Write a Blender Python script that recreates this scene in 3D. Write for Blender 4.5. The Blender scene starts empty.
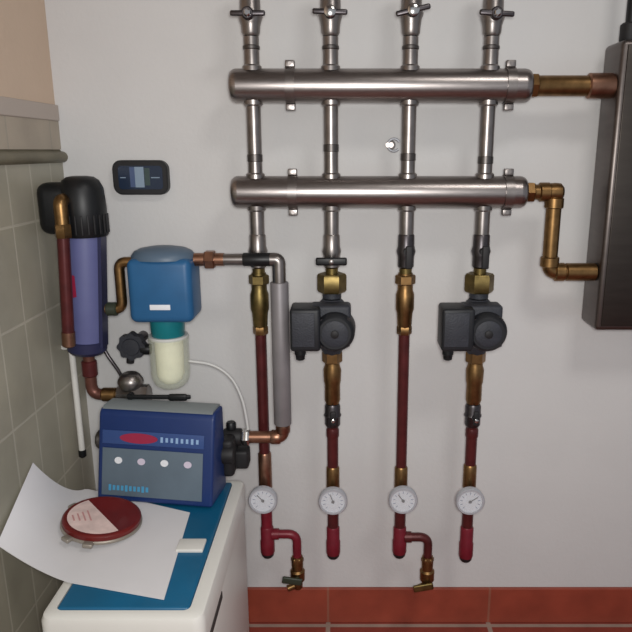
import bpy, bmesh, math, random
from mathutils import Vector, Matrix
random.seed(4)
S = bpy.context.scene
COL = S.collection
PI = math.pi

# ------------------------------------------------------------------ camera
F = 659.0; PX0 = 346.0; PY0 = 316.0
TILT = math.radians(14.1); CT, ST = math.cos(TILT), math.sin(TILT)
D = 1.6; H = 1.29                       # distance of the lens from the back wall, height above the floor

def ray(px, py):
    u = (px - PX0) / F; v = (PY0 - py) / F
    return Vector((u, CT + v * ST, -ST + v * CT))
CAMP = Vector((0, -D, H))
def P(px, py, Y):
    d = ray(px, py); return CAMP + d * ((Y + D) / d.y)
def PZ(px, py, z):
    d = ray(px, py); return CAMP + d * ((z - H) / d.z)
def PX(px, py, X):
    d = ray(px, py); return CAMP + d * (X / d.x)
def zf(py, Y=-0.10):
    return P(PX0, py, Y).z

cam_d = bpy.data.cameras.new('camera'); cam = bpy.data.objects.new('camera', cam_d); COL.objects.link(cam)
cam.location = CAMP; cam.rotation_euler = (PI/2 - TILT, 0, 0)
cam_d.sensor_width = 36; cam_d.lens = F / 632 * 36; cam_d.shift_x = -(PX0 - 316) / 632
cam_d.clip_start = 0.02
S.camera = cam

# ------------------------------------------------------------------ materials
def lin(c):
    return tuple(((v/255)/12.92 if v/255 <= .04045 else ((v/255+.055)/1.055)**2.4) for v in c) + (1,)
def mat(name, rgb, rough=.5, metal=0, var=0, vscale=30, bump=0, bscale=60, coat=0, spec=.5, stretch=(1,1,1), trans=0, ior=1.45):
    m = bpy.data.materials.new(name); m.use_nodes = True
    nt = m.node_tree; b = nt.nodes['Principled BSDF']
    b.inputs['Base Color'].default_value = lin(rgb); b.inputs['Roughness'].default_value = rough
    b.inputs['Metallic'].default_value = metal; b.inputs['Coat Weight'].default_value = coat
    b.inputs['Specular IOR Level'].default_value = spec
    b.inputs['Transmission Weight'].default_value = trans; b.inputs['IOR'].default_value = ior
    if var or bump:
        tc = nt.nodes.new('ShaderNodeTexCoord'); mp = nt.nodes.new('ShaderNodeMapping')
        mp.inputs['Scale'].default_value = stretch
        nt.links.new(tc.outputs['Object'], mp.inputs['Vector'])
    if var:
        n = nt.nodes.new('ShaderNodeTexNoise'); n.inputs['Scale'].default_value = vscale; n.inputs['Detail'].default_value = 4
        nt.links.new(mp.outputs['Vector'], n.inputs['Vector'])
        r = nt.nodes.new('ShaderNodeValToRGB')
        r.color_ramp.elements[0].position = .3; r.color_ramp.elements[1].position = .7
        a = lin(rgb)
        r.color_ramp.elements[0].color = tuple(max(0, x*(1-var)) for x in a[:3]) + (1,)
        r.color_ramp.elements[1].color = tuple(min(1, x*(1+var)) for x in a[:3]) + (1,)
        nt.links.new(n.outputs['Fac'], r.inputs['Fac']); nt.links.new(r.outputs['Color'], b.inputs['Base Color'])
    if bump:
        n2 = nt.nodes.new('ShaderNodeTexNoise'); n2.inputs['Scale'].default_value = bscale; n2.inputs['Detail'].default_value = 3
        nt.links.new(mp.outputs['Vector'], n2.inputs['Vector'])
        bp = nt.nodes.new('ShaderNodeBump'); bp.inputs['Strength'].default_value = bump; bp.inputs['Distance'].default_value = .003
        nt.links.new(n2.outputs['Fac'], bp.inputs['Height']); nt.links.new(bp.outputs['Normal'], b.inputs['Normal'])
    return m

def tile_mat(name, c1, c2, grout, size, gw, axes, off=(0,0), rough=.35, bump=.3, nscale=8):
    """tiles laid in world coordinates; axes picks which two object axes run along the tile rows"""
    m = bpy.data.materials.new(name); m.use_nodes = True
    nt = m.node_tree; b = nt.nodes['Principled BSDF']; b.inputs['Roughness'].default_value = rough
    tc = nt.nodes.new('ShaderNodeTexCoord'); sp = nt.nodes.new('ShaderNodeSeparateXYZ'); cb = nt.nodes.new('ShaderNodeCombineXYZ')
    nt.links.new(tc.outputs['Object'], sp.inputs[0])
    for k in range(2):
        ad = nt.nodes.new('ShaderNodeMath'); ad.operation = 'ADD'; ad.inputs[1].default_value = off[k] + 50*size[k]
        nt.links.new(sp.outputs[axes[k]], ad.inputs[0]); nt.links.new(ad.outputs[0], cb.inputs[k])
    br = nt.nodes.new('ShaderNodeTexBrick'); br.offset = 0; br.squash = 1
    br.inputs['Scale'].default_value = 1; br.inputs['Brick Width'].default_value = size[0]; br.inputs['Row Height'].default_value = size[1]
    br.inputs['Mortar Size'].default_value = gw; br.inputs['Mortar Smooth'].default_value = .2
    br.inputs['Color1'].default_value = lin(c1); br.inputs['Color2'].default_value = lin(c2); br.inputs['Mortar'].default_value = lin(grout)
    nt.links.new(cb.outputs[0], br.inputs['Vector'])
    n = nt.nodes.new('ShaderNodeTexNoise'); n.inputs['Scale'].default_value = nscale; n.inputs['Detail'].default_value = 5
    nt.links.new(tc.outputs['Object'], n.inputs['Vector'])
    mx = nt.nodes.new('ShaderNodeMix'); mx.data_type = 'RGBA'; mx.blend_type = 'OVERLAY'; mx.inputs[0].default_value = .35
    nt.links.new(br.outputs['Color'], mx.inputs[6]); nt.links.new(n.outputs['Fac'], mx.inputs[7])
    nt.links.new(mx.outputs[2], b.inputs['Base Color'])
    inv = nt.nodes.new('ShaderNodeMath'); inv.operation = 'SUBTRACT'; inv.inputs[0].default_value = 1
    nt.links.new(br.outputs['Fac'], inv.inputs[1])
    bp = nt.nodes.new('ShaderNodeBump'); bp.inputs['Strength'].default_value = bump; bp.inputs['Distance'].default_value = .002
    nt.links.new(inv.outputs[0], bp.inputs['Height']); nt.links.new(bp.outputs['Normal'], b.inputs['Normal'])
    return m

M = {
 'wall': mat('white_plaster', (205,204,203), .85, bump=.2, bscale=90, var=.02, vscale=6),
 'beige': mat('beige_plaster', (204,182,161), .9, bump=.25, bscale=60, var=.03, vscale=5),
 'ceiling': mat('ceiling_paint', (150,146,142), .9),
 'tile': tile_mat('grey_green_wall_tile', (154,150,134), (160,155,139), (176,171,156), (.10,.20), .003, (1,2), (.07,.058), .35, nscale=6),
 'border': tile_mat('beige_border_tile', (168,156,140), (163,152,136), (156,148,134), (.20,.3), .003, (1,2), (.05,0), .5),
 'pencil': mat('pale_pencil_trim', (178,166,156), .5),
 'mould': mat('grey_brown_moulding', (112,106,88), .5, var=.15, vscale=16),
 'terra': tile_mat('terracotta_skirting', (152,70,50), (143,63,46), (146,88,70), (.45,.4), .0035, (0,2), (.05,.2), .45, nscale=14),
 'floor': tile_mat('terracotta_floor', (140,64,52), (130,58,48), (158,138,126), (.45,.45), .007, (0,1), (.05,.022), .45, nscale=14),
 'steel': mat('brushed_steel', (148,141,138), .32, 1, var=.12, vscale=40, stretch=(1,8,8)),
 'steelp': mat('steel_pipe', (140,134,131), .36, 1, var=.18, vscale=30),
 'steeld': mat('dark_steel', (86,82,84), .38, 1, var=.2, vscale=40),
 'chrome': mat('bright_steel', (205,203,200), .18, 1),
 'brass': mat('brass', (118,102,64), .44, 1, var=.25, vscale=60),
 'bronze': mat('dull_bronze', (132,102,66), .40, 1, var=.25, vscale=50),
 'copper': mat('copper', (150,112,92), .38, 1, var=.2, vscale=50),
 'redpipe': mat('red_brown_copper_pipe', (84,34,34), .36, .3, var=.22, vscale=30),
 'red': mat('red_painted_fitting', (112,24,38), .4, .1, var=.15, vscale=50),
 'black': mat('black_plastic', (11,13,16), .45),
 'blackm': mat('matt_black_plastic', (26,25,27), .6, var=.15, vscale=60),
 'pump': mat('charcoal_cast_iron', (44,46,53), .58, .0, bump=.3, bscale=220, var=.2, vscale=40),
 'pumpd': mat('dark_motor_plastic', (25,27,31), .5),
 'hull': mat('stainless_casing', (104,97,94), .40, 1, var=.08, vscale=12, stretch=(1,1,6)),
 'purple': mat('violet_blue_plastic', (94,98,142), .45, coat=.1, var=.06, vscale=14),
 'navy': mat('navy_plastic', (38,40,72), .4),
 'filterblue': mat('mid_blue_plastic', (34,88,132), .45, var=.08, vscale=20),
 'teal': mat('teal_plastic', (12,110,118), .35),
 'cream': mat('cream_cartridge', (240,238,212), .7, var=.05, vscale=40),
 'clear': mat('clear_plastic_bowl', (222,228,206), .15),
 'boxblue': mat('deep_blue_plastic', (22,46,98), .45, coat=.05, var=.05, vscale=20),
 'boxgrey': mat('grey_panel', (90,104,116), .55, var=.06, vscale=20),
 'boxtop': mat('grey_plastic_top', (124,130,132), .5),
 'lid': mat('blue_lid_plastic', (14,88,124), .4, coat=.1, var=.1, vscale=9),
 'white': mat('white_cabinet_plastic', (214,212,206), .4, var=.02, vscale=8),
 'paper': mat('white_paper', (214,212,214), .8, var=.02, vscale=12),
 'label': mat('pale_label_paper', (214,190,184), .75, var=.16, vscale=38),
 'tin': mat('dark_red_lacquer', (98,18,16), .45, coat=.1, var=.12, vscale=25),
 'tinrim': mat('grey_tin', (150,142,132), .4, .5),
 'dial': mat('pale_dial', (206,208,214), .5),
 'glass': mat('thermometer_glass', (240,244,246), .08),
 'lcd': mat('grey_blue_screen', (132,150,168), .3),
 'lcdm': mat('mid_blue_screen', (72,88,122), .3),
 'lcdd': mat('dark_blue_screen', (34,46,66), .25),
 'mark': mat('white_print', (222,224,228), .5),
 'cyan': mat('light_blue_print', (72,146,186), .5),
 'logo': mat('crimson_print', (150,34,66), .5),
 'hose': mat('pale_grey_hose', (196,196,194), .45),
 'olive': mat('dark_olive_plastic', (48,54,42), .45),
 'hulldark': mat('stainless_dark_reflection', (74,69,65), .42, 1, var=.08, vscale=12, stretch=(1,1,6)),  # same steel as the casing, the dark room's reflection put into its colour
 'ring': mat('grey_ring', (96,92,90), .42, 1),
 'casegrey': mat('pale_grey_case', (176,178,184), .4, .2),
 'greycover': mat('grey_blue_cover', (82,100,118), .45),
 'grip': mat('dark_slot', (58,52,50), .8),
 'greysleeve': mat('grey_pipe_cover', (128,124,126), .5, .3, var=.08, vscale=20),
}

# ------------------------------------------------------------------ mesh building
def frame(ax):
    ax = ax.normalized()
    t = Vector((0,0,1)) if abs(ax.z) < .9 else Vector((0,1,0))
    u = (t - ax * t.dot(ax)).normalized(); v = ax.cross(u)
    return u, v
def fillet(pts, rad, n=7):
    pts = [Vector(p) for p in pts]; out = [pts[0]]
    for i in range(1, len(pts)-1):
        a, b, c = pts[i-1], pts[i], pts[i+1]
        d1 = (a-b); d2 = (c-b); r = min(rad, d1.length*.49, d2.length*.49)
        p0 = b + d1.normalized()*r; p1 = b + d2.normalized()*r
        for k in range(n+1):
            t = k/n; out.append(p0*(1-t)**2 + b*2*t*(1-t) + p1*t*t)
    out.append(pts[-1]); return out

class MB:
    def __init__(s): s.bm = bmesh.new()
    def box(s, c, size, bev=0, rot=None, seg=3):
        g = bmesh.ops.create_cube(s.bm, size=1); vs = g['verts']
        bmesh.ops.scale(s.bm, vec=size, verts=vs)
        if bev:
            es = list({e for v in vs for e in v.link_edges})
            r = bmesh.ops.bevel(s.bm, geom=es, offset=bev, segments=seg, profile=.5, affect='EDGES')
            vs = list({v for f in r['faces'] for v in f.verts} | {v for v in vs if v.is_valid})
        if rot: bmesh.ops.transform(s.bm, matrix=rot.to_4x4(), verts=vs)
        bmesh.ops.translate(s.bm, vec=Vector(c), verts=vs)
        return s
    def lathe(s, o, ax, prof, n=32, rot0=0, cap=True):
        o = Vector(o); ax = Vector(ax).normalized(); u, v = frame(ax); rings = []
        for t, r in prof:
            rings.append([s.bm.verts.new(o + ax*t + (u*math.cos(rot0+2*PI*k/n) + v*math.sin(rot0+2*PI*k/n))*r) for k in range(n)])
        for a, b in zip(rings, rings[1:]):
            for k in range(n):
                s.bm.faces.new((a[k], a[(k+1)%n], b[(k+1)%n], b[k]))
        if cap:
            s.bm.faces.new(list(reversed(rings[0]))); s.bm.faces.new(rings[-1])
        return s
    def cyl(s, p0, p1, r, r1=None, n=32, bev=0):
        p0 = Vector(p0); p1 = Vector(p1); L = (p1-p0).length; r1 = r if r1 is None else r1
        pr = [(0,r),(L,r1)] if not bev else [(0,r-bev),(bev*.3,r-bev*.3),(bev,r),(L-bev,r1),(L-bev*.3,r1-bev*.3),(L,r1-bev)]
        return s.lathe(p0, p1-p0, pr, n)
    def hexnut(s, p0, p1, r, bev=.0015):
        p0 = Vector(p0); p1 = Vector(p1); L = (p1-p0).length
        return s.lathe(p0, p1-p0, [(0,r*.9),(bev*1.5,r),(L-bev*1.5,r),(L,r*.9)], 6, PI/6)
    def tube(s, pts, r, n=20, rad=0):
        pts = fillet(pts, rad) if rad else [Vector(p) for p in pts]
        q = [pts[0]]
        for p in pts[1:]:
            if (p-q[-1]).length > 1e-5: q.append(p)
        pts = q; rings = []; u = None
        for i, p in enumerate(pts):
            t = (pts[min(i+1,len(pts)-1)] - pts[max(i-1,0)]).normalized()
            if u is None: u, _ = frame(t)
            u = (u - t*u.dot(t)).normalized(); v = t.cross(u)
            rings.append([s.bm.verts.new(p + (u*math.cos(2*PI*k/n) + v*math.sin(2*PI*k/n))*r) for k in range(n)])
        for a, b in zip(rings, rings[1:]):
            for k in range(n): s.bm.faces.new((a[k], a[(k+1)%n], b[(k+1)%n], b[k]))
        s.bm.faces.new(list(reversed(rings[0]))); s.bm.faces.new(rings[-1])
        return s
    def prism(s, pts, ext):
        """closed polygon (3D points) extruded along ext"""
        ext = Vector(ext); a = [s.bm.verts.new(Vector(p)) for p in pts]; b = [s.bm.verts.new(Vector(p)+ext) for p in pts]; n = len(a)
        s.bm.faces.new(a); s.bm.faces.new(list(reversed(b)))
        for k in range(n): s.bm.faces.new((a[(k+1)%n], a[k], b[k], b[(k+1)%n]))
        return s
    def build(s, name, m, parent=None):
        bmesh.ops.recalc_face_normals(s.bm, faces=s.bm.faces[:])
        off = WORLD[parent.name] if parent else s.center()
        for v in s.bm.verts: v.co -= off
        for f in s.bm.faces: f.smooth = True
        for e in s.bm.edges:
            if len(e.link_faces) == 2: e.smooth = e.calc_face_angle(0) < math.radians(38)
        me = bpy.data.meshes.new(name); s.bm.to_mesh(me); s.bm.free(); me.materials.append(m)
        o = bpy.data.objects.new(name, me); COL.objects.link(o)
        if parent: o.parent = parent
        else: o.location = off
        WORLD[o.name] = off.copy()
        return o
    def center(s):
        lo = Vector([min(v.co[k] for v in s.bm.verts) for k in range(3)]); hi = Vector([max(v.co[k] for v in s.bm.verts) for k in range(3)])
        return Vector(((lo.x+hi.x)/2, (lo.y+hi.y)/2, lo.z))
WORLD = {}
def thing(name, label, cat, loc, group=None):
    o = bpy.data.objects.new(name, None); COL.objects.link(o); o.location = loc; o.empty_display_size = .03
    WORLD[o.name] = Vector(loc); return tag(o, label, cat, group)
def tag(o, label, cat, group=None):
    o['label'] = label; o['category'] = cat
    if group: o['group'] = group
    return o
def struct(name, mb, m):
    mb2 = mb; bm = mb2.bm
    bmesh.ops.recalc_face_normals(bm, faces=bm.faces[:])
    me = bpy.data.meshes.new(name); bm.to_mesh(me); bm.free(); me.materials.append(m)
    o = bpy.data.objects.new(name, me); COL.objects.link(o); o['kind'] = 'structure'; return o
def boxab(a, b, bev=0):
    a = Vector(a); b = Vector(b)
    return MB().box((a+b)/2, [abs(b[k]-a[k]) for k in range(3)], bev)
V = Vector
M['clear'].node_tree.nodes['Principled BSDF'].inputs['Alpha'].default_value = .32      # thin clear plastic
M['glass'].node_tree.nodes['Principled BSDF'].inputs['Alpha'].default_value = .12
UP = V((0,0,1)); FR = V((0,-1,0)); RT = V((1,0,0))

# ------------------------------------------------------------------ the room
LW = -0.674
struct('wall_back', boxab((LW-.12, 0, 0), (2.4, .12, 2.6)), M['wall'])
struct('wall_left', boxab((LW-.12, -2.9, 0), (LW, 0, 2.6)), M['beige'])
struct('floor', boxab((LW-.12, -2.9, -.1), (2.4, .12, 0)), M['floor'])
struct('ceiling', boxab((LW-.12, -2.9, 2.6), (2.4, .12, 2.7)), M['ceiling'])
zt = zf(105, 0)
struct('trim_1', boxab((LW, -2.9, 0), (LW+.004, -.0005, zt-.13)), M['tile'])
struct('trim_2', boxab((LW, -2.9, zt-.10), (LW+.004, -.0005, zt-.036)), M['border'])
struct('trim_3', boxab((LW, -2.9, zt-.036), (LW+.008, -.0005, zt), .003), M['pencil'])
mm = MB(); pr = []
for k in range(13):
    a = PI/2 - PI*k/12; pr.append((LW + .004 + .014*math.cos(a), -.0005, zt-.117 + .013*math.sin(a)))
mm.prism([(LW, -.0005, zt-.13)] + [(LW, -.0005, zt-.10)] + pr, (0, -2.89, 0)); struct('trim_4', mm, M['mould'])
zb = zf(589, -.010)
struct('baseboard_back', boxab((LW+.010, -.010, 0), (2.4, 0, zb), .002), M['terra'])

# ------------------------------------------------------------------ pipework against the back wall
YA = -0.10
XR = [P(254,130,YA).x, P(331,130,YA).x, P(408.7,130,YA).x, P(487,130,YA).x]
def pp(i, py, dx=0, Y=YA): return V((XR[i]+dx, Y, zf(py, Y)))
pxm = 1.45/F                                        # one photo pixel in metres at the pipes
where = ['leftmost', 'second from left', 'third from left', 'rightmost']

# two header manifolds
def header(y_top, y_bot, x_l, x_r, clampx, name_l):
    z0 = zf(y_bot); z1 = zf(y_top); r = (z1-z0)/2; zc = (z0+z1)/2
    yc = (y_top+y_bot)/2
    xl = P(x_l, yc, YA).x; xr = P(x_r, yc, YA).x
    t = thing('header_manifold', name_l, 'manifold', (xl, YA, z0), 'steel header manifolds')
    MB().cyl((xl+.016,YA,zc), (xr-.016,YA,zc), r, n=48).build('header_tube', M['steel'], t)
    for x, s in ((xl+.016,-1),(xr-.016,1)):
        prf = [(0,r)] + [(.016*math.sin(a), r-.012*(1-math.cos(a))) for a in (.3,.6,.9,1.2,1.5)]
        MB().lathe((x,YA,zc), (s,0,0), prf + [(.0165, r*.55)], 48).build('end_cap', M['steel'], t)
    for i in range(4):
        for s in (1,-1):
            MB().lathe((XR[i],YA,zc+s*r*.85), UP*s, [(0,.021),(r*.15+.004,.0205),(r*.15+.007,.0175)], 32).build('weld_collar', M['steelp'], t)
    for cx in clampx:
        x = P(cx, yc, YA).x; c = MB()
        n = 40; o = r+.003
        c.lathe((x-.010,YA,zc), RT, [(0,r+.0005),(0,o),(.020,o),(.020,r+.0005)], 48, cap=False)
        for s in (1,-1):
            c.box((x,YA-.004,zc+s*(o+.006)), (.020,.016,.014), .002)
            c.cyl((x,YA-.014,zc+s*(o+.006)), (x,YA+.010,zc+s*(o+.006)), .004, n=12)
        c.box((x,(YA+o-.002)/2,zc), (.016, -(YA+o-.002), .012)) 
        c.box((x,-.003,zc), (.045,.006,.03), .001)
        c.build('wall_clamp', M['steelp'], t)
    return zc, r
hz1, hr1 = header(68.5, 103, 230, 531, (290.5, 509), 'thick steel header pipe across the top, joined to the straight brass connector')
hz2, hr2 = header(176, 208, 232, 526, (293, 507), 'lower thick steel header pipe, joined to the bent brass connector')

# shutoff valves above the upper header
for i in range(4):
    hy = [17, 15.5, 14, 17][i]
    t = thing('shutoff_valve', ['steel shutoff valve with short bar handle on top of the leftmost riser',
        'steel shutoff valve with bright handle hub on top of the second riser from left',
        'steel shutoff valve with a tilted handle on top of the third riser from left',
        'steel shutoff valve with bar handle on top of the rightmost riser'][i], 'valve', (XR[i],YA,hz1+hr1), 'shutoff valves above the upper header')
    z0 = hz1+hr1+.007; zh = zf(hy)
    MB().cyl((XR[i],YA,z0), (XR[i],YA,zf(37)), .0165).build('pipe_stub', M['steelp'], t)
    MB().lathe((XR[i],YA,zf(50)), UP, [(0,.0165),(.002,.0182),(.007,.0182),(.009,.0165)], 32).build('ring', M['ring'], t)
    b = MB(); zt2 = zf(-34)
    b.lathe((XR[i],YA,zf(36)), UP, [(0,.0165),(.006,.0195),(.02,.0205),(zh-zf(36)-.012,.022),(zh-zf(36),.026),(zh-zf(36)+.012,.022),(zt2-zf(36),.020)], 32)
    b.build('valve_body', M['steelp'], t)
    MB().cyl((XR[i],YA-.018,zh), (XR[i],YA-.046,zh), .0075, n=20).build('stem', M['chrome'], t)
    rot = Matrix.Rotation([0,.03,-.22,.06][i], 3, 'Y'); h = MB()
    h.box((XR[i],YA-.041,zh), (.072,.008,.011), .0035, rot)
    h.lathe((XR[i],YA-.034,zh), FR, [(0,.013),(.009,.013),(.012,.010)], 24)
    hd = h.build('handle', M['steeld'], t)
    hr = .012 if i in (1,2) else .0075
    MB().lathe((XR[i],YA-.0462,zh), FR, [(0,hr),(.004,hr),(.006,hr*.7)], 6 if hr < .01 else 24).build('hub_nut', M['chrome'], hd)

# risers between the headers
for i in range(4):
    t = thing('riser_pipe', 'bare steel pipe between the two headers, %s of the four' % where[i], 'pipe', (XR[i],YA,hz2+hr2), 'steel pipes between the headers')
    MB().cyl((XR[i],YA,hz2+hr2+.007), (XR[i],YA,hz1-hr1-.007), .0158).build('tube', M['steelp'], t)
    zr = zf([158,148,157,160][i])
    MB().lathe((XR[i],YA,zr-.008), UP, [(0,.016),(.001,.0170),(.015,.0170),(.016,.016)], 32).build('coupling_ring', M['ring'], t)

# isolation valves below the lower header
for i in range(4):
    lab = ['steel isolation valve under the lower header on the leftmost riser, behind a crossing pipe',
           'steel isolation valve with a wide black bar handle above the left pump',
           'dark steel isolation valve between the lower header and the right check valve',
           'dark steel isolation valve between the lower header and the right pump'][i]
    t = thing('isolation_valve', lab, 'valve', (XR[i],YA,zf(272)), 'isolation valves below the lower header')
    MB().cyl((XR[i],YA,zf(235)), (XR[i],YA,hz2-hr2-.007), .0165).build('pipe_stub', M['steelp'], t)
    b = MB(); zv0, zv1 = zf(268), zf(234); L = zv1-zv0
    b.lathe((XR[i],YA,zv0), UP, [(0,.015),(.004,.0185),(L*.35,.019),(L*.5,.022),(L*.65,.019),(L-.003,.0185),(L,.0165)], 32)
    b.build('valve_body', M['steelp'] if i < 2 else M['steeld'], t)
    zh = zf(259)
    if i == 1:
        h = MB(); h.box((XR[i],YA-.036,zh), (.070,.009,.018), .004)
        h.cyl((XR[i],YA-.015,zh), (XR[i],YA-.036,zh), .009)
        hd = h.build('handle', M['black'], t)
        MB().lathe((XR[i],YA-.0405,zh), FR, [(0,.006),(.004,.006),(.005,.004)], 6).build('hub_nut', M['steelp'], hd)
    elif i > 1:
        h = MB(); zz = zf(250)
        h.cyl((XR[i],YA-.016,zz), (XR[i],YA-.036,zz), .008)
        h.box((XR[i]+.004,YA-.036,zz-.012), (.016,.007,.052), .003)
        h.build('handle', M['blackm'], t)
    # short nipple to the next fitting
    MB().cyl((XR[i],YA,zf(274)), (XR[i],YA,zf(266)), .0145).build('nipple', M['brass'], t)

# brass check valves on the two return risers
for i in (0,2):
    t = thing('check_valve', ['long brass check valve on the leftmost riser beside the grey pipe', 'long bronze check valve on the third riser, between the two pumps'][i//2],
              'valve', (XR[i],YA,zf(335)), 'long brass check valves')
    m_ = M['brass'] if i == 0 else M['bronze']
    z0, z1 = zf(328), zf(273); L = z1-z0
    MB().lathe((XR[i],YA,z0), UP, [(0,.0145),(.008,.017),(L*.28,.0185),(L*.36,.0215),(L*.62,.0215),(L*.7,.018),(L*.8,.018),(L,.017)], 32).build('valve_body', m_, t)
    MB().hexnut((XR[i],YA,z1-.026), (XR[i],YA,z1-.004), .0235).build('union_nut', m_, t)
    MB().hexnut((XR[i],YA,zf(334)), (XR[i],YA,z0+.006), .0178).build('end_nut', M['bronze'], t)

# circulation pumps
for i in (1,3):
    left = i == 1
    t = thing('circulation_pump', 'charcoal circulation pump with round motor and side terminal box, %s of the two' % ('left' if left else 'right'),
              'pump', (XR[i],YA,zf(362)), 'charcoal circulation pumps')
    x = XR[i]; zc = zf(326)
    MB().hexnut((x,YA,zf(292)), (x,YA,zf(273.5)), .034, .003).build('union_nut', M['brass'], t)
    v = MB()                                         # cast volute: flange, neck and scroll behind the motor
    v.lathe((x,YA,zf(297.5)), UP, [(0,.022),(zf(291)-zf(297.5),.022)], 32)
    zs, ze = zf(352), zf(298)
    v.lathe((x,YA,zs-.004), UP, [(0,.020),(.012,.026),(.03,.034),(ze-zs-.03,.036),(ze-zs-.004,.028),(ze-zs+.002,.022)], 36)
    v.lathe((x+.004,YA+.012,zc-.004), FR, [(0,.046),(.004,.05),(.034,.05),(.038,.046)], 40)
    v.build('volute', M['pump'], t)
    b = MB().box((x-.002,YA-.040,zf(311)), (.092,.05,.055), .008)
    b.build('motor_flange', M['pump'], t)
    mo = MB(); cx = x+.008; cz = zf(333,YA-.08)
    mo.lathe((cx,YA-.028,cz), FR, [(0,.047),(.046,.045),(.055,.042),(.060,.036)], 48)
    mot = mo.build('motor', M['pumpd'], t)
    MB().lathe((cx,YA-.0875,cz), FR, [(0,.030),(.003,.030),(.004,.028)], 40).build('motor_plate', M['pump'], mot)
    MB().lathe((cx,YA-.091,cz), FR, [(0,.009),(.005,.009),(.006,.007)], 20).build('vent_screw', M['blackm'], mot)
    for a in (PI/4, 3*PI/4, 5*PI/4, 7*PI/4):
        MB().lathe((cx+.040*math.cos(a),YA-.062,cz+.040*math.sin(a)), FR, [(0,.0058),(.018,.0058),(.020,.004)], 6).build('flange_bolt', M['steeld'], mot)
    xa = P(291 if left else 440, 328, YA-.06).x; xb = x-.024
    tb = MB().box(((xa+xb)/2,YA-.056,zf(327,YA-.06)), (xb-xa,.075,.098), .007).build('terminal_box', M['pumpd'], t)
    MB().box(((xa+xb)/2-.004,YA-.0945,zf(327,YA-.06)+.002), (xb-xa-.018,.003,.078), .001).build('box_cover', M['pump'], tb)
    gx = xa+.020; gz = zf(349,YA-.06)
    MB().lathe((gx,YA-.06,gz), -UP, [(0,.013),(.012,.013),(.014,.011),(.024,.010),(.026,.007)], 20).build('cable_gland', M['black'], tb)
    # fittings below
    f = thing('pump_connector', 'brass connector under the %s pump' % ('left' if left else 'right'), 'pipe fitting', (x,YA,zf(404)), 'brass connectors under the pumps')
    z0, z1 = zf(403), zf(358); L = z1-z0
    MB().lathe((x,YA,z0), UP, [(0,.016),(.01,.019),(L*.42,.0185),(L*.5,.0205),(L*.75,.0215),(L*.85,.018),(L-.002,.017)], 32).build('body', M['bronze'], f)
    MB().hexnut((x,YA,z1-.010), (x,YA,zf(353)+.004), .024).build('union_nut', M['bronze'], f)
    g = thing('balancing_valve', 'small dark steel valve below the brass connector of the %s pump' % ('left' if left else 'right'), 'valve', (x,YA,zf(428)), 'small dark valves below the pumps')
    z0, z1 = zf(426), zf(403.5); L = z1-z0
    MB().lathe((x,YA,z0), UP, [(0,.0155),(.006,.019),(L*.4,.019),(L*.5,.0215),(L*.6,.019),(L-.006,.019),(L,.0165)], 32).build('valve_body', M['steeld'], g)
    s = MB(); zz = (z0+z1)/2
    s.cyl((x+.002,YA-.018,zz), (x+.002,YA-.034,zz), .008); s.box((x+.002,YA-.034,zz+.004), (.014,.007,.036), .003)
    s.build('lever', M['blackm'], g)
    MB().lathe((x+.002,YA-.0375,zz), FR, [(0,.005),(.003,.005),(.004,.003)], 6).build('lever_screw', M['chrome'], g)

# red-brown copper pipes
TH = [(263,500),(333,501),(403,500),(470,501)]
for i in range(4):
    ytop = [332, 425, 332, 425][i]
    t = thing('copper_pipe', ['long dark red copper pipe under the left check valve, behind the crossing copper elbow',
        'short dark red copper pipe below the left pump', 'long dark red copper pipe under the middle bronze check valve',
        'short dark red copper pipe below the right pump'][i], 'pipe', (XR[i],YA,zf(512)), 'dark red copper pipes')
    MB().cyl((XR[i],YA,zf(492)), (XR[i],YA,zf(ytop)), .0132 if i in (0,2) else .0138).build('tube', M['redpipe'], t)
    yf = [452, 466, 466, 464][i]
    MB().lathe((XR[i],YA,zf(488)), UP, [(0,.015),(.004,.0168),(zf(yf)-zf(488)-.004,.0162),(zf(yf)-zf(488),.014)], 28).build('solder_socket', M['bronze'] if i != 0 else M['copper'], t)
    if i % 2 == 1:
        MB().lathe((XR[i],YA,zf(437)), UP, [(0,.0145),(.004,.0158),(.02,.0158),(.024,.0145)], 28).build('sleeve', M['redpipe'], t)

# thermometers
for i in range(4):
    px, py = TH[i]; YT = YA-.045; c = P(px, py, YT)
    t = thing('pipe_thermometer', 'round white dial thermometer on the %s pipe' % ['leftmost lower', 'second lower', 'third lower', 'rightmost lower'][i], 'thermometer', (c.x,YA,c.z), 'dial thermometers')
    MB().cyl((XR[i],YA-.008,c.z), (c.x,YT+.010,c.z), .008, n=20).build('stem', M['brass'], t)
    m = MB(); R = .0355
    m.lathe((c.x,YT+.012,c.z), FR, [(0,R-.005),(.003,R-.001),(.016,R),(.019,R-.002),(.019,R-.006),(.014,R-.007)], 40, cap=True)
    cs = m.build('case', M['casegrey'], t)
    dl = MB().lathe((c.x,YT-.0025,c.z), FR, [(0,R-.0065),(.0012,R-.0065)], 40).build('dial', M['dial'], t)
    tk = MB()
    for k in range(11):
        a = PI*1.25 - k*PI*1.5/10
        tk.box((c.x+.022*math.cos(a), YT-.0040, c.z+.022*math.sin(a)), (.006,.0006,.0012), 0, Matrix.Rotation(-a,3,'Y'))
    tk.build('scale_marks', M['lcdm'], dl)
    a = [2.3,1.9,2.2,.6][i]; nd = MB()
    nd.box((c.x+.008*math.cos(a), YT-.0047, c.z+.008*math.sin(a)), (.026,.0007,.0022), 0, Matrix.Rotation(-a,3,'Y'))
    nd.lathe((c.x,YT-.0037,c.z), FR, [(0,.004),(.0018,.004)], 16); nd.build('needle', M['steeld'], t)
    MB().lathe((c.x,YT-.0058,c.z), FR, [(0,R-.006),(.0008,R-.006)], 40).build('glass', M['glass'], t)

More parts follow.
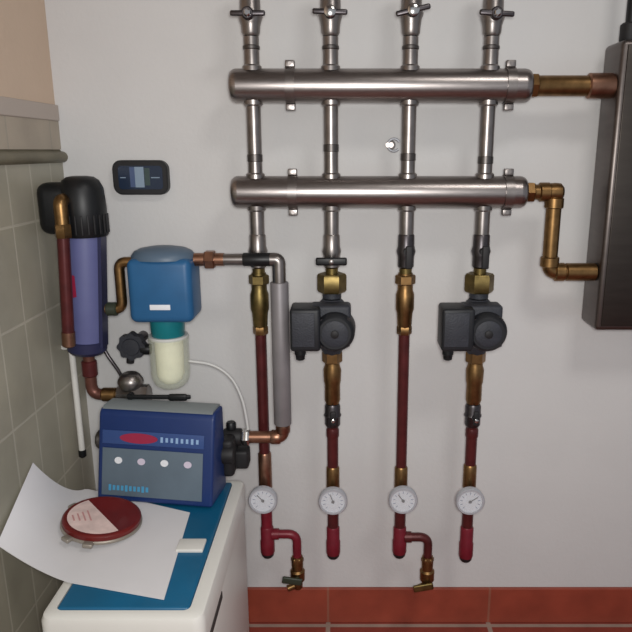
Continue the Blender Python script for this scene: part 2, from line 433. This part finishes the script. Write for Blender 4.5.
# bottom red fittings, two with a drain branch
for i in range(4):
    yb = [557, 558, 557, 561][i]; x = XR[i]
    drain = i in (0,2)
    t = thing('end_fitting', ['red pipe end with a side branch, at the foot of the leftmost pipe', 'plain red pipe end with a dark plug below the second thermometer',
        'red pipe end with a side branch, at the foot of the third pipe', 'plain red pipe end with a thicker foot below the rightmost thermometer'][i], 'pipe fitting', (x,YA,zf(yb)), 'red pipe ends')
    MB().cyl((x,YA,zf(528)), (x,YA,zf(490)), .0142).build('tube', M['redpipe'] if i != 0 else M['red'], t)
    zt_, zb_ = zf(526), zf(yb-5); L = zt_-zb_
    MB().lathe((x,YA,zb_), UP, [(0,.0172),(.004,.0182),(L*.45,.0182),(L*.5,.0165),(L-.004,.0165),(L,.0145)], 28).build('socket', M['red'], t)
    MB().lathe((x,YA,zb_+.001), -UP, [(0,.0165),(.008,.0155),(.013,.012),(.016,.006)], 28).build('plug', M['blackm'], t)
    if drain:
        xb = P(297 if i == 0 else 428, 545, YA).x; yt = 534 if i == 0 else 537
        b = MB(); b.tube([(x,YA,zf(yt)), (xb,YA,zf(yt)), (xb,YA,zf(562))], .0112, 20, .024)
        b.cyl((x+.012,YA,zf(yt)), (x+.030,YA,zf(yt)), .0140)
        b.build('branch_elbow', M['red'] if i == 0 else M['redpipe'], t)
        q = thing('drain_cock', 'brass drain cock hanging from the branch of the %s red pipe end' % ('leftmost' if i == 0 else 'third'), 'tap', (xb,YA,zf(590)), 'brass drain cocks')
        zA, zB = zf(556), zf(588); L = zA-zB
        MB().lathe((xb,YA,zB), UP, [(0,.0095),(.004,.0125),(L*.22,.013),(L*.28,.0185),(L*.55,.019),(L*.6,.0145),(L*.9,.0155),(L,.0135)], 24).build('body', M['bronze'], q)
        MB().hexnut((xb,YA,zA-.016), (xb,YA,zA-.003), .0165).build('nut', M['bronze'], q)
        h = MB(); zz = zB+L*(.42 if i == 0 else .22)
        h.cyl((xb,YA-.012,zz), (xb,YA-.028,zz), .007, n=16)
        h.box((xb-.012,YA-.026,zz), (.052,.008,.019), .0035, Matrix.Rotation(.15 if i == 0 else -.2,3,'Y'))
        h.build('lever', M['olive'] if i == 0 else M['brass'], q)
        MB().cyl((xb,YA,zB+L*.12), (xb-.026,YA-.01,zB+L*.06), .0085, n=18).build('outlet', M['bronze'], q)

# brass connectors to the steel casing
yc = 87; zc = hz1
XC = P(580,330,-.035).x; xs = P(528,yc,YA).x; xe = XC-.0005
t = thing('brass_connector', 'straight brass pipe joining the upper header to the steel casing', 'pipe', (xs,YA,zc-.02))
MB().lathe((xs,YA,zc), RT, [(0,.016),(.004,.0225),(.016,.0225),(.018,.0215),(P(588,yc,YA).x-xs,.0215)], 32).build('tube', M['bronze'], t)
MB().hexnut((xs+.002,YA,zc), (xs+.020,YA,zc), .0265).build('nut', M['bronze'], t)
MB().lathe((P(587,yc,YA).x,YA,zc), RT, [(0,.023),(.003,.0265),(xe-P(587,yc,YA).x-.004,.0265),(xe-P(587,yc,YA).x,.025)], 32).build('coupling', M['copper'], t)
zc2 = hz2; x0 = P(524,192,YA).x; xv = P(552,230,YA).x; xe2 = XC-.0005; zl = zf(272)
t = thing('brass_connector', 'bent brass pipe stepping down from the lower header to the steel casing', 'pipe', (xv,YA,zl-.02))
MB().tube([(x0,YA,zc2),(xv,YA,zc2),(xv,YA,zl),(xe2,YA,zl)], .0170, 28, .02).build('tube', M['bronze'], t)
for a, d in (((xv,YA,zc2),(-1,0,0)),((xv,YA,zc2),(0,0,-1)),((xv,YA,zl),(0,0,1)),((xv,YA,zl),(1,0,0))):
    a = V(a); d = V(d); MB().lathe(a+d*.012, d, [(0,.0185),(.002,.0212),(.022,.0212),(.024,.0185)], 32).build('socket', M['bronze'], t)
MB().lathe((xv,YA,zc2), (1,0,0), [(-.012,.0195),(.0,.0205),(.012,.0195),(.018,.013)], 28).build('elbow_boss', M['bronze'], t)
MB().hexnut((x0+.002,YA,zc2), (x0+.022,YA,zc2), .0235).build('nut', M['bronze'], t)
MB().lathe((xv+.038,YA,zl), RT, [(0,.018),(.002,.0205),(xe2-xv-.040,.0205),(xe2-xv-.038,.018)], 32).build('coupling', M['bronze'], t)

# stainless casing at the right edge
xl = XC; z0 = zf(331,-.13); z1 = zf(39,-.13)
t = thing('steel_casing', 'tall stainless steel casing on the wall at the right edge of the picture', 'heat exchanger', (xl+.15,-.09,z0))
boxab((xl,-.13,z0), (xl+.32,-.029,z1), .010).build('casing', M['hull'], t)
boxab((xl+.012,-.1335,z0+.012), (xl+.30,-.1295,z1-.010), .0015).build('front_panel', M['hulldark'], t)
for zz in (z1-.12, z0+.12): MB().box((xl+.16,-.0145,zz), (.06,.029,.05), .002).build('wall_bracket', M['steeld'], t)
xk = P(633,10,-.09).x
t = thing('black_pipe', 'black pipe with a thick collar rising from the top of the steel casing', 'pipe', (xk,-.09,z1))
MB().cyl((xk,-.09,z1+.001), (xk,-.09,z1+.45), .013).build('tube', M['black'], t)
MB().lathe((xk,-.09,z1), UP, [(0,.020),(.004,.0225),(.034,.0225),(.038,.018)], 28).build('collar', M['blackm'], t)

# little pipe clip on the bare wall
c = P(391,145,-.02)
t = thing('pipe_clip', 'small white pipe clip left empty on the wall between the headers', 'clip', (c.x,0,c.z))
MB().lathe((c.x,0,c.z), FR, [(0,.012),(.003,.012),(.004,.007),(.022,.006)], 24).build('base', M['steelp'], t)
k = MB(); pts = [V((c.x+.006+.014*math.cos(a),-.030,c.z+.014*math.sin(a))) for a in [.5+i*(2*PI-1.2)/14 for i in range(15)]]
k.tube(pts, .003, 10); k.build('ring', M['casegrey'], t)
MB().lathe((c.x-.008,-.026,c.z), FR, [(0,.006),(.008,.006)], 6).build('screw', M['steelp'], t)

# black wall display
c = P(141,177.5,-.014)
t = thing('wall_display', 'small black wall display with a grey blue screen above the blue filter', 'display', (c.x,0,c.z-.04))
def rrect(cx, cz, w, h, r, y):
    pts = []
    for sx, sz, a0 in ((1,1,0),(-1,1,PI/2),(-1,-1,PI),(1,-1,3*PI/2)):
        for k in range(7):
            a = a0 + k*PI/12; pts.append((cx+sx*(w/2-r)+r*math.cos(a), y, cz+sz*(h/2-r)+r*math.sin(a)))
    return pts
w, h = 57*1.5/F, 35*1.5/F
MB().prism(rrect(c.x,c.z,w,h,.021,-.0005), (0,-.018,0)).build('housing', M['black'], t)
MB().prism(rrect(c.x,c.z,w*.955,h*.93,.019,-.0184), (0,-.002,0)).build('front_rim', M['blackm'], t)
sc = MB().prism(rrect(c.x+.001,c.z,w*.80,h*.68,.008,-.0203), (0,-.0012,0)).build('screen', M['lcdd'], t)
MB().box((c.x-.013,-.0218,c.z+.001), (.021,.0008,.046)).build('screen_field', M['lcdm'], sc)
MB().box((c.x-.001,-.0221,c.z+.001), (.021,.0010,.047)).build('screen_field', M['lcd'], sc)
MB().box((c.x+.017,-.0218,c.z+.002), (.012,.0008,.040)).build('screen_field', mat('green_grey_screen',(58,74,72),.3), sc)
MB().box((c.x-.040,-.0217,c.z), (.013,.0008,.0022)).build('pointer_mark', M['lcd'], sc)
MB().box((c.x+.036,-.0217,c.z), (.020,.0008,.0022)).build('pointer_mark', M['lcd'], sc)

# ------------------------------------------------------------------ large filter in the corner
YF = -.13
zTop = zf(233,YF); zBot = zf(354,YF); R = .0425
pT = P(84.5,233,YF); pB = P(87.5,354,YF); cx = pT.x; AX = (pT-pB).normalized()
def onax(z): return pB + AX*((z-pB.z)/AX.z)
t = thing('cartridge_filter', 'tall violet blue filter cylinder with a black head in the corner', 'water filter', pB)
LH = (pT-pB).length
MB().lathe(pB+AX*.018, AX, [(0,R-.003),(.006,R-.001),(.1,R-.0005),(LH-.016,R)], 48).build('housing', M['purple'], t)
MB().lathe(pB, AX, [(0,R*.55),(.004,R*.86),(.012,R+.001),(.034,R+.002),(.036,R-.002)], 48).build('base_cap', M['navy'], t)
strip = MB(); q0 = pB+AX*.02; q1 = pT-AX*.004; xo_ = V((R*.80, -.022, 0))  # narrow dark navy strip along the right of the housing
strip.prism([q0+xo_, q0+xo_+V((.010,0,0)), q1+xo_+V((.010,0,0)), q1+xo_], (0,.036,0)); strip.build('side_strip', M['navy'], t)
zh0 = zf(236,YF); zh1 = zf(176,YF); Lh = zh1-zh0
hd = MB(); cxh = cx+.002
hd.lathe((cxh,YF,zh0), UP, [(0,R+.004),(.004,R+.007),(Lh*.5,R+.007),(Lh*.8,R+.004),(Lh*.93,R-.004),(Lh*.985,R-.014),(Lh,R-.026)], 40)
xleft = P(44,205,YF).x
hd.box(((xleft+cx)/2+.004,YF-.004,zf(208,YF)), (cx-xleft+.016,.066,.112), .022, seg=4)
head = hd.build('head', M['black'], t)
for k in range(24):
    a = 2*PI*k/24; MB().box((cxh+(R+.0075)*math.cos(a),YF+(R+.0075)*math.sin(a),zh0+.028), (.004,.004,.042), .001, Matrix.Rotation(a,3,'Z')).build('grip_rib', M['blackm'], head)
lb = MB()
n = 10
a0, a1 = math.radians(205), math.radians(262); zl0, zl1 = zf(298,YF), zf(268,YF)
cl_ = onax((zl0+zl1)/2).x; ring0 = [V((cl_+(R+.0018)*math.cos(a0+(a1-a0)*k/n), YF+(R+.0018)*math.sin(a0+(a1-a0)*k/n), 0)) for k in range(n+1)]
for k in range(n):
    q = [ring0[k]+UP*(zl0+.012*k/n), ring0[k+1]+UP*(zl0+.012*(k+1)/n), ring0[k+1]+UP*(zl1-.010*(k+1)/n), ring0[k]+UP*(zl1-.010*k/n)]
    lb.bm.faces.new([lb.bm.verts.new(p) for p in q])
bmesh.ops.remove_doubles(lb.bm, verts=lb.bm.verts[:], dist=1e-5)
bmesh.ops.solidify(lb.bm, geom=lb.bm.faces[:], thickness=.0008)
lb.build('red_label', M['logo'], t)
# wall bracket
MB().box((cx-.030,-(-YF-.03)/2,zf(222,YF)), (.03,-YF-.03,.03), .003).build('wall_bracket', M['blackm'], t)
# copper drop pipe in front
YD = -.190
xd = P(62.5,225,YD).x; dB = P(69,345,YD); dT = V((xd,YD,zf(226,YD)))
t = thing('drop_pipe', 'red brown copper pipe with brass elbow, in front of the violet filter', 'pipe', (xd,YD,zf(348,YD)))
zE = zf(201,YD)
MB().tube([(xd,YF-.036,zE), (xd,YD,zE), (xd,YD,zf(236,YD))], .0145, 24, .03).build('elbow', M['bronze'], t)
MB().hexnut((xd,YD,zf(238,YD)), (xd,YD,zf(224,YD)), .0175).build('nut', M['bronze'], t)
MB().cyl(dB, dT, .0130).build('tube', M['redpipe'], t)
MB().lathe(dB-(dT-dB).normalized()*.004, dT-dB, [(0,.011),(.003,.0145),(.034,.0145)], 24).build('end_socket', M['copper'], t)
# outlet under the filter
t = thing('outlet_pipe', 'copper pipe bending right from under the violet filter to the dark valve', 'pipe', (cx,YF,zf(408,YF)))
xo = P(90,372,YF).x; xo2 = P(117,394,YF).x; zo = zf(394.5,YF)
MB().tube([(xo,YF,zBot-.001),(xo,YF,zo),(xo2,YF,zo)], .0135, 24, .024).build('tube', mat('brown_copper_pipe',(104,66,56),.4,.5,var=.25,vscale=40), t)
m = MB(); m.lathe((xo,YF,zf(376,YF)), UP, [(0,.015),(.003,.0175),(.036,.0175),(.039,.015)], 24); m.build('socket', M['redpipe'], t)
MB().lathe((xo2,YF,zo), -RT, [(0,.014),(.003,.0165),(.032,.0165),(.035,.014)], 24).build('coupling', M['bronze'], t)
# valve with a black lever
vx = P(131,386,YF).x; vz = zf(388,YF)
t = thing('lever_valve', 'dark metal valve with a black lever, just above the blue control box', 'valve', (vx,YF,vz-.03))
b = MB(); xa, xb = xo2+.0005, P(150,392,YF).x
b.lathe((xa,YF,zo), RT, [(0,.016),(.004,.023),((xb-xa)*.3,.023),((xb-xa)*.45,.030),((xb-xa)*.6,.030),((xb-xa)*.75,.024),(xb-xa-.003,.024),(xb-xa,.017)], 8, PI/8)
b.build('valve_body', M['steelp'], t)
MB().lathe((vx,YF,zo+.018), UP, [(0,.026),(.014,.030),(.022,.028),(.032,.022),(.036,.016)], 10).build('bonnet', M['steelp'], t)
h = MB(); hz_ = zf(396.5,YF-.034)
h.cyl((vx+.008,YF-.020,hz_), (vx+.008,YF-.036,hz_), .008)
h.box(((vx+P(190,397,YF-.036).x)/2+.002,YF-.037,hz_), (P(190,397,YF-.036).x-vx,.006,.010), .0025)
h.box((P(178,398,YF-.036).x,YF-.037,hz_-.001), (.044,.010,.017), .005)
h.build('lever', M['black'], t)
# thin dark tube between filter base and the valve
t = MB().tube([P(103,347,-.115), P(108,356,-.12), P(118,370,-.118), P(122,377,-.115)], .0042, 12).build('signal_cable', M['steeld'])
tag(t, 'short dark cable slanting down beside the violet filter base', 'cable')
# white drain tube near the tiles
xw = P(71,345,-.11).x
t = thing('drain_tube', 'thin white vertical tube with a black tip in the tiled corner', 'tube', (xw,-.11,zf(456,-.11)))
MB().tube([(xw,-.11,zf(450,-.11)), (xw,-.11,zf(343,-.11))], .0072, 16).build('tube', M['white'], t)
MB().box(((LW+.004+xw)/2,-.11,zf(347,-.11)), (xw-LW-.004,.010,.010), .001).build('wall_clip', M['white'], t)
MB().lathe((xw,-.11,zf(457,-.11)), UP, [(0,.006),(.003,.009),(.018,.009),(.020,.0068)], 16).build('tip', M['black'], t)

# ------------------------------------------------------------------ blue filter
YB = -.145
bx = P(165,280,YB).x; zb0, zb1 = zf(318,YB), zf(244,YB); xL, xRt = P(134.5,282,YB).x, P(197,282,YB).x
t = thing('backwash_filter', 'blue headed water filter with a clear bowl and cream cartridge', 'water filter', (bx,YB,zf(390,YB)))
b = MB(); W = xRt-xL
b.box((bx,YB,(zb0+zf(256,YB))/2), (W,.105,zf(256,YB)-zb0), .016, seg=4)
head = b.build('head', M['filterblue'], t)
d = MB(); zz = zf(258,YB)
d.lathe((bx,YB,zz), UP, [(0,W*.50),(.007,W*.50),(.016,W*.45),(.022,W*.36),(.026,W*.2),(.027,W*.08)], 40)
bmesh.ops.scale(d.bm, vec=(1,.82,1), space=Matrix.Translation(-V((bx,YB,zz))), verts=d.bm.verts[:])
d.build('top_cover', M['greycover'], head)
c = P(160,307.5,YB-.053)
MB().box((c.x,YB-.0530,c.z), (.045,.002,.012), .0008).build('badge', M['mark'], head)
xc = P(168,330,YB).x; zc1, zc0 = zb0+.002, zf(338,YB)
MB().lathe((xc,YB,zc0), UP, [(0,.034),(.004,.037),(zc1-zc0-.006,.039),(zc1-zc0,.039)], 40).build('collar', M['teal'], t)
xbw = P(170,360,YB).x; zq0, zq1 = zf(388,YB), zc0+.004
Lb = zq1-zq0; Rb = .0445
prof = [(0,.004),(.001,Rb*.35),(.005,Rb*.6),(.014,Rb*.84),(.028,Rb*.97),(.04,Rb),(Lb-.010,Rb),(Lb-.008,Rb*1.03),(Lb,Rb*1.03)]
MB().lathe((xbw,YB,zq0), UP, prof, 48).build('bowl', M['clear'], t)
MB().lathe((xbw,YB,zq0+.012), UP, [(0,.008),(.004,.018),(.012,.026),(.024,.031),(Lb-.018,.0325),(Lb-.013,.030)], 40).build('cartridge', M['cream'], t)
MB().lathe((xbw,YB,zq1-.003), UP, [(0,Rb*1.0),(.007,Rb*.99)], 40).build('clamp_ring', M['hose'], t)
# inlet elbow
xi = P(121,290,YB).x; zi1, zi0 = zf(262,YB), zf(309,YB)
t = thing('inlet_pipe', 'brass pipe loop joining the violet filter to the left of the blue filter', 'pipe', (xi,YB,zi0))
MB().tube([(P(106,309,YB).x,YB,zi0),(xi,YB,zi0),(xi,YB,zi1),(xL+.004,YB,zi1)], .0115, 20, .024).build('tube', M['bronze'], t)
MB().lathe((P(107,309,YB).x,YB,zi0), RT, [(0,.013),(.002,.0155),(.022,.0155),(.024,.013)], 24).build('coupling', M['olive'], t)
# outlet pipe, tail, grey cover, elbow to the control head
zo = zf(259.5,YB); xg = P(281,350,YB).x; zbt = zf(437,YB)
t = thing('outlet_pipe', 'long outlet pipe from blue filter, crossing the leftmost riser and dropping in a grey cover', 'pipe', (xg,YB,zbt))
x0 = xRt-.003
MB().cyl((x0,YB,zo), (P(224,259,YB).x,YB,zo), .0145).build('copper_stub', M['copper'], t)
MB().hexnut((P(205,259,YB).x,YB,zo), (P(215,259,YB).x,YB,zo), .0215).build('nut', M['copper'], t)
MB().cyl((P(223,259,YB).x,YB,zo), (P(246,259,YB).x,YB,zo), .0130).build('tube', M['steelp'], t)
MB().cyl((P(243,259,YB).x,YB,zo), (P(271,259,YB).x,YB,zo), .0150, bev=.002).build('sleeve', M['black'], t)
MB().tube([(P(270,259,YB).x,YB,zo),(xg,YB,zo),(xg,YB,zf(300,YB))], .0150, 24, .035).build('top_elbow', M['steelp'], t)
MB().cyl((xg,YB,zf(424,YB)), (xg,YB,zf(282,YB)), .0205, bev=.002).build('pipe_cover', M['greysleeve'], t)
xcn = P(243,437,YB).x
MB().tube([(xg,YB,zf(424,YB)),(xg,YB,zbt),(xcn,YB,zbt)], .0145, 24, .026).build('bottom_elbow', M['copper'], t)
MB().lathe((xg-.006,YB,zbt), -RT, [(0,.0155),(.003,.0172),(.020,.0172),(.023,.0155)], 24).build('socket', M['copper'], t)
MB().lathe((xg,YB,zbt+.012), UP, [(0,.0155),(.003,.0172),(.018,.0172),(.020,.0155)], 24).build('socket', M['copper'], t)
MB().hexnut((xcn-.002,YB,zbt), (xcn+.016,YB,zbt), .0200).build('nut', M['chrome'], t)
# thin pale hose
t = MB().tube(fillet([P(188.5,361,-.14), P(213,364,-.135), P(232,377,-.135), P(243,400,-.14), P(247,422,-.145), P(248,429.5,-.145)], .04), .0034, 12).build('thin_hose', M['hose'])
tag(t, 'thin pale hose arching from the clear bowl down to the black connector', 'hose')
# handwheel between the filters
c = P(131,347,-.10)
t = thing('handwheel_valve', 'small dark grey handwheel between the violet filter and the clear bowl', 'valve', (c.x,0,c.z))
MB().cyl((c.x,0,c.z), (c.x,-.08,c.z), .013).build('spindle', M['steeld'], t)
w_ = MB(); NP = 48
pr = []
for k in range(NP):
    a = 2*PI*k/NP; r = .0315 + .0025*math.cos(8*a); pr.append((c.x+r*math.cos(a),-.078,c.z+r*math.sin(a)))
w_.prism(pr, (0,-.024,0)); w_.lathe((c.x,-.101,c.z), FR, [(0,.022),(.004,.020),(.005,.012)], 28)
w_.build('wheel', M['pump'], t)
MB().cyl((c.x+.020,-.09,c.z-.008), (P(151,350,-.09).x,-.09,c.z-.008), .0135, bev=.003).build('side_knob', M['black'], t)
MB().cyl((c.x-.006,-.088,c.z-.020), (c.x-.009,-.088,c.z-.044), .009, bev=.002).build('lower_nub', M['blackm'], t)

# ------------------------------------------------------------------ softener cabinet with its control head
T = .515
XA, XB = -.528, -.244; Y0, Y1 = PZ(200,619,T).y, -.14
t = thing('softener_cabinet', 'white softener cabinet with a blue lid, standing on the floor by the tiles', 'cabinet', ((XA+XB)/2,(Y0+Y1)/2,0))
boxab((XA+.004,Y0+.004,.0), (XB-.004,Y1,T-.06), .018).build('body', M['white'], t)
# rim: a ring with a softened edge, open in the middle
rm = MB(); xi0, xi1, yi0, yi1 = XA+.022, PZ(191,606,T).x, Y0+.022, Y1-.02
def loop(x0,x1,y0,y1,z,r):
    out = []
    for cx_, cy_, a0 in ((x1-r,y1-r,0),(x0+r,y1-r,PI/2),(x0+r,y0+r,PI),(x1-r,y0+r,3*PI/2)):
        for k in range(6):
            a = a0+k*PI/10; out.append(rm.bm.verts.new((cx_+r*math.cos(a), cy_+r*math.sin(a), z)))
    return out
loops = [loop(XA,XB,Y0,Y1,T-.062,.02), loop(XA,XB,Y0,Y1,T-.012,.02), loop(XA+.003,XB-.003,Y0+.003,Y1-.003,T-.003,.02), loop(XA+.009,XB-.009,Y0+.009,Y1-.009,T,.018),
         loop(xi0,xi1,yi0,yi1,T,.012), loop(xi0,xi1,yi0,yi1,T-.03,.012), loop(xi0,xi1,yi0,yi1,T-.062,.012)]
for a, b in zip(loops, loops[1:]+loops[:1]):
    for k in range(24): rm.bm.faces.new((a[k],a[(k+1)%24],b[(k+1)%24],b[k]))
rm.build('rim', M['white'], t)
lidm = boxab((xi0+.0015,yi0+.0015,T-.05), (xi1-.0015,yi1-.0015,T+.003), .005)
lid = lidm.build('lid', M['lid'], t)
lt = P(0,0,0); c = PZ(193,546,T+.004)
boxab((c.x-.030,c.y-.022,T+.0025), (c.x+.024,c.y+.018,T+.010), .002).build('latch', M['white'], lid)
# grip slot on the right side
g0 = V((XB, Y0+.05, T-.075)); sl = MB()
sl.box((XB-.0045, (Y0+.045 + Y0+.175)/2, T-.085), (.004,.135,.016), .0015); sl.build('grip_slot', M['grip'], t)

# blue control head
A = PZ(97,501,T+.004); B = PZ(212,510,T+.004)
yaw = math.atan2(B.y-A.y, B.x-A.x); RZ = Matrix.Rotation(yaw,3,'Z'); Wd = (B-A).xy.length
def L(x, y, z): return A.xy.to_3d() + V((0,0,T+.0075)) + RZ @ V((x,y,z))
HH = .203; LEAN = .046; DEP = .105
t = thing('softener_control_head', 'blue control box with a grey front panel, standing on the back of the cabinet', 'control unit', L(Wd/2, DEP/2, 0))
b = MB(); prof = [(0,0),(LEAN*.96,HH-.010),(LEAN+.008,HH),(DEP,HH),(DEP,0)]
b.prism([L(0,y,z) for y, z in prof], RZ @ V((Wd+.0,0,0)))
es = [e for e in b.bm.edges if len(e.link_faces) == 2]
bmesh.ops.bevel(b.bm, geom=es, offset=.006, segments=3, profile=.5, affect='EDGES')
body = b.build('housing', M['boxblue'], t)
tp = MB(); tp.prism([L(.006,y,z) for y, z in ((LEAN+.004,HH-.002),(LEAN+.012,HH+.004),(DEP-.004,HH+.004),(DEP-.004,HH-.002))], RZ @ V((Wd-.012,0,0)))
tp.build('top_cover', M['boxtop'], t)
# front-plane coordinates: s across, h up the sloping face, d out of it
fn = V((0,LEAN*.96,HH-.010)).normalized(); nn = V((0,-fn.z,fn.y)); FH = V((0,LEAN*.96,HH-.010)).length
def FP(s, h, d=0): return L(*(V((s,0,0)) + fn*h + nn*d))
FRM = RZ @ Matrix((V((1,0,0)), -nn, fn)).transposed()
def fbox(mb, s, h, w, hh, d, th, bev=0): return mb.box(FP(s,h,d+th/2), (w,th,hh), bev, FRM)
pan = fbox(MB(), Wd*.48, FH*.34, Wd*.87, FH*.54, .0002, .003, .001).build('front_panel', M['boxgrey'], t)
fbox(MB(), Wd*.48, FH*.735, Wd*.88, FH*.155, .0002, .002, .0008).build('name_strip', mat('slate_blue_strip',(50,74,126),.4), t)
e = MB(); pts = [FP(Wd*.36+Wd*.165*math.cos(2*PI*k/32), FH*.735+FH*.058*math.sin(2*PI*k/32), .0021) for k in range(32)]
e.prism(pts, FRM @ V((0,-.0012,0))); e.build('red_emblem', M['logo'], t)
e = MB(); s0 = Wd*.56
for k in range(8):
    w_ = Wd*.034; fbox(e, s0, FH*(.735), w_*.62, FH*(.05 if k % 3 else .062), .0021, .0008); s0 += w_*1.28
e.build('lettering', mat('pale_blue_print',(140,170,206),.5), t)
for k in range(4):
    s0 = Wd*(.19+.20*k); e = MB()
    pts = [FP(s0+.0090*math.cos(2*PI*j/20), FH*.475+.0075*math.sin(2*PI*j/20), .0031) for j in range(20)]
    e.prism(pts, FRM @ V((0,-.0016,0))); e.build('panel_button', M['mark'] if k % 2 == 0 else mat('pale_print',(200,190,206),.5), pan)
e = MB(); s0 = Wd*.12
for k in range(10):
    fbox(e, s0, FH*.16, Wd*.022, FH*(.055 if k % 4 else .07), .0031, .0008); s0 += Wd*.036
e.build('lettering', M['cyan'], pan)
# connector block on the right side of the head
kx = P(226,440,-.15).x
c0 = V((0,0,0))
xA_ = L(Wd,DEP*.6,0).x-.004
t2 = MB(); zc_ = zbt
t2.cyl((xA_,YB,zc_), (xcn-.003,YB,zc_), .021, bev=.003)
t2.box((P(233,450,YB).x-.004,YB-.020,zf(449,YB)), (.030,.075,.092), .010)
t2.cyl((xA_-.004,YB-.05,zf(445,YB)), (P(238,450,YB).x,YB-.05,zf(445,YB)), .022, bev=.003)
t2.box((P(242,452,YB).x,YB-.004,zf(456,YB)), (.036,.044,.046), .007)
cb = t2.build('pipe_connector', M['blackm'], t)
t3 = MB().lathe((P(231,424,YB).x,YB,zf(428,YB)), UP, [(0,.012),(.012,.012),(.016,.009)], 16); t3.build('locking_clip', M['black'], cb)
t4 = MB(); t4.lathe((A.x,A.y+.068,zf(440,-.19)), -RT, [(-.02,.022),(.008,.022),(.012,.018)], 20); t4.build('side_port', M['ring'], t)

# ------------------------------------------------------------------ open booklet leaning against the tiles
zp = T+.0045
cT = PZ(86,489,zp); cB = PZ(70,583,zp); Bq = PZ(190,513,zp); Cq = PZ(164,600,zp)
Aq = PX(33,463,LW+.009); Dq = PX(-3,545,LW+.010)
pb = MB(); NU, NV, UF = 36, 10, .40; grid = []
for i in range(NU+1):
    u = i/NU; row = []
    for j in range(NV+1):
        v = j/NV
        l0 = Aq.lerp(Dq, v); m0 = cT.lerp(cB, v); r0 = Bq.lerp(Cq, v)
        if u < UF:                                  # the left leaf curls up until it meets the wall
            w_ = 1-u/UF; p = m0.lerp(l0, w_); p.z = m0.z + (l0.z-m0.z)*w_**1.7
        else: p = m0.lerp(r0, (u-UF)/(1-UF))
        row.append(pb.bm.verts.new(p))
    grid.append(row)
for i in range(NU):
    for j in range(NV): pb.bm.faces.new((grid[i][j],grid[i+1][j],grid[i+1][j+1],grid[i][j+1]))
bmesh.ops.recalc_face_normals(pb.bm, faces=pb.bm.faces[:])
if sum(f.normal.z for f in pb.bm.faces) < 0: bmesh.ops.reverse_faces(pb.bm, faces=pb.bm.faces[:])
top = [[v.co.copy() for v in r] for r in grid]
low = [[pb.bm.verts.new(v.co + V((0,0,.0012))) for v in r] for r in grid]
for i in range(NU):
    for j in range(NV): pb.bm.faces.new((low[i][j],low[i+1][j],low[i+1][j+1],low[i][j+1]))
edge = [(i,0) for i in range(NU+1)]+[(NU,j) for j in range(1,NV+1)]+[(i,NV) for i in range(NU-1,-1,-1)]+[(0,j) for j in range(NV-1,0,-1)]
for (a,b_),(c_,d_) in zip(edge, edge[1:]+edge[:1]): pb.bm.faces.new((grid[a][b_],grid[c_][d_],low[c_][d_],low[a][b_]))
tag(pb.build('paper_sheet', M['paper']), 'white unfolded paper on the cabinet lid, bent up against the tiled wall', 'paper')

# red round tin on the paper
RR = .081; c = PZ(102,523.5,zp+.012); KT = .13
zbase = max(p.z - KT*(c.x-p.x) for r in top for p in r if (p.xy-c.xy).length < RR+.012) + .0018
c = V((c.x,c.y,zbase))
RT_ = Matrix.Rotation(math.atan(KT),3,'Y')          # its left edge rides up on the curl of the sheet
def TP(x,y,z): return c + RT_ @ V((x,y,z))
TA = RT_ @ UP
t = thing('round_tin', 'dark red round tin with a pale label lying on the white paper', 'tin', c)
MB().lathe(c, TA, [(0,RR-.004),(.002,RR),(.006,RR),(.008,RR-.002)], 56).build('base_rim', M['tinrim'], t)
MB().lathe(c+TA*.007, TA, [(0,RR-.003),(.009,RR-.003),(.012,RR-.006),(.0125,RR-.010),(.0118,RR-.012)], 56).build('lid', M['tin'], t)
zl_ = .0189
a1_, a2_ = math.radians(134), math.radians(316)
pts = [TP((RR-.013)*math.cos(a1_+(a2_-a1_)*k/24), (RR-.013)*math.sin(a1_+(a2_-a1_)*k/24), zl_) for k in range(25)]
lbp = MB().prism(pts, TA*.0008).build('paper_label', M['label'], t)
q = MB()
for k in range(4):
    q.box(TP(-.024-.009*k, -.008-.005*k, zl_+.0011), (.040-.006*k,.003,.0006), 0, RT_ @ Matrix.Rotation(-1.03,3,'Z'))
q.build('print_lines', mat('pink_print',(190,140,138),.6), lbp)
for a in (152, 240, 272):
    a = math.radians(a); MB().box(TP((RR+.004)*math.cos(a), (RR+.004)*math.sin(a), .005), (.016,.020,.009), .003, RT_ @ Matrix.Rotation(a,3,'Z')).build('lug', M['tinrim'], t)

# ------------------------------------------------------------------ light
w = bpy.data.worlds.new('world'); S.world = w; w.use_nodes = True
bg = w.node_tree.nodes['Background']; bg.inputs[0].default_value = (.80,.84,.92,1); bg.inputs[1].default_value = .39
def lamp(name, loc, aim, size, power, col):
    l = bpy.data.lights.new(name, 'AREA'); l.shape = 'DISK'; l.size = size; l.energy = power; l.color = col
    o = bpy.data.objects.new(name, l); COL.objects.link(o); o.location = loc
    o.rotation_euler = (V(aim)-V(loc)).to_track_quat('-Z','Y').to_euler(); return o
lamp('camera_flash', (.015,-1.63,1.315), (.0,0,.78), .12, 13, (1,.985,.96))
lamp('ceiling_lamp', (.7,-1.5,2.55), (.7,-1.5,0), .5, 10, (1,.97,.93))
S.view_settings.view_transform = 'Standard'; S.view_settings.look = 'None'; S.view_settings.gamma = 1
S.view_settings.use_curve_mapping = False; S.view_settings.exposure = .18
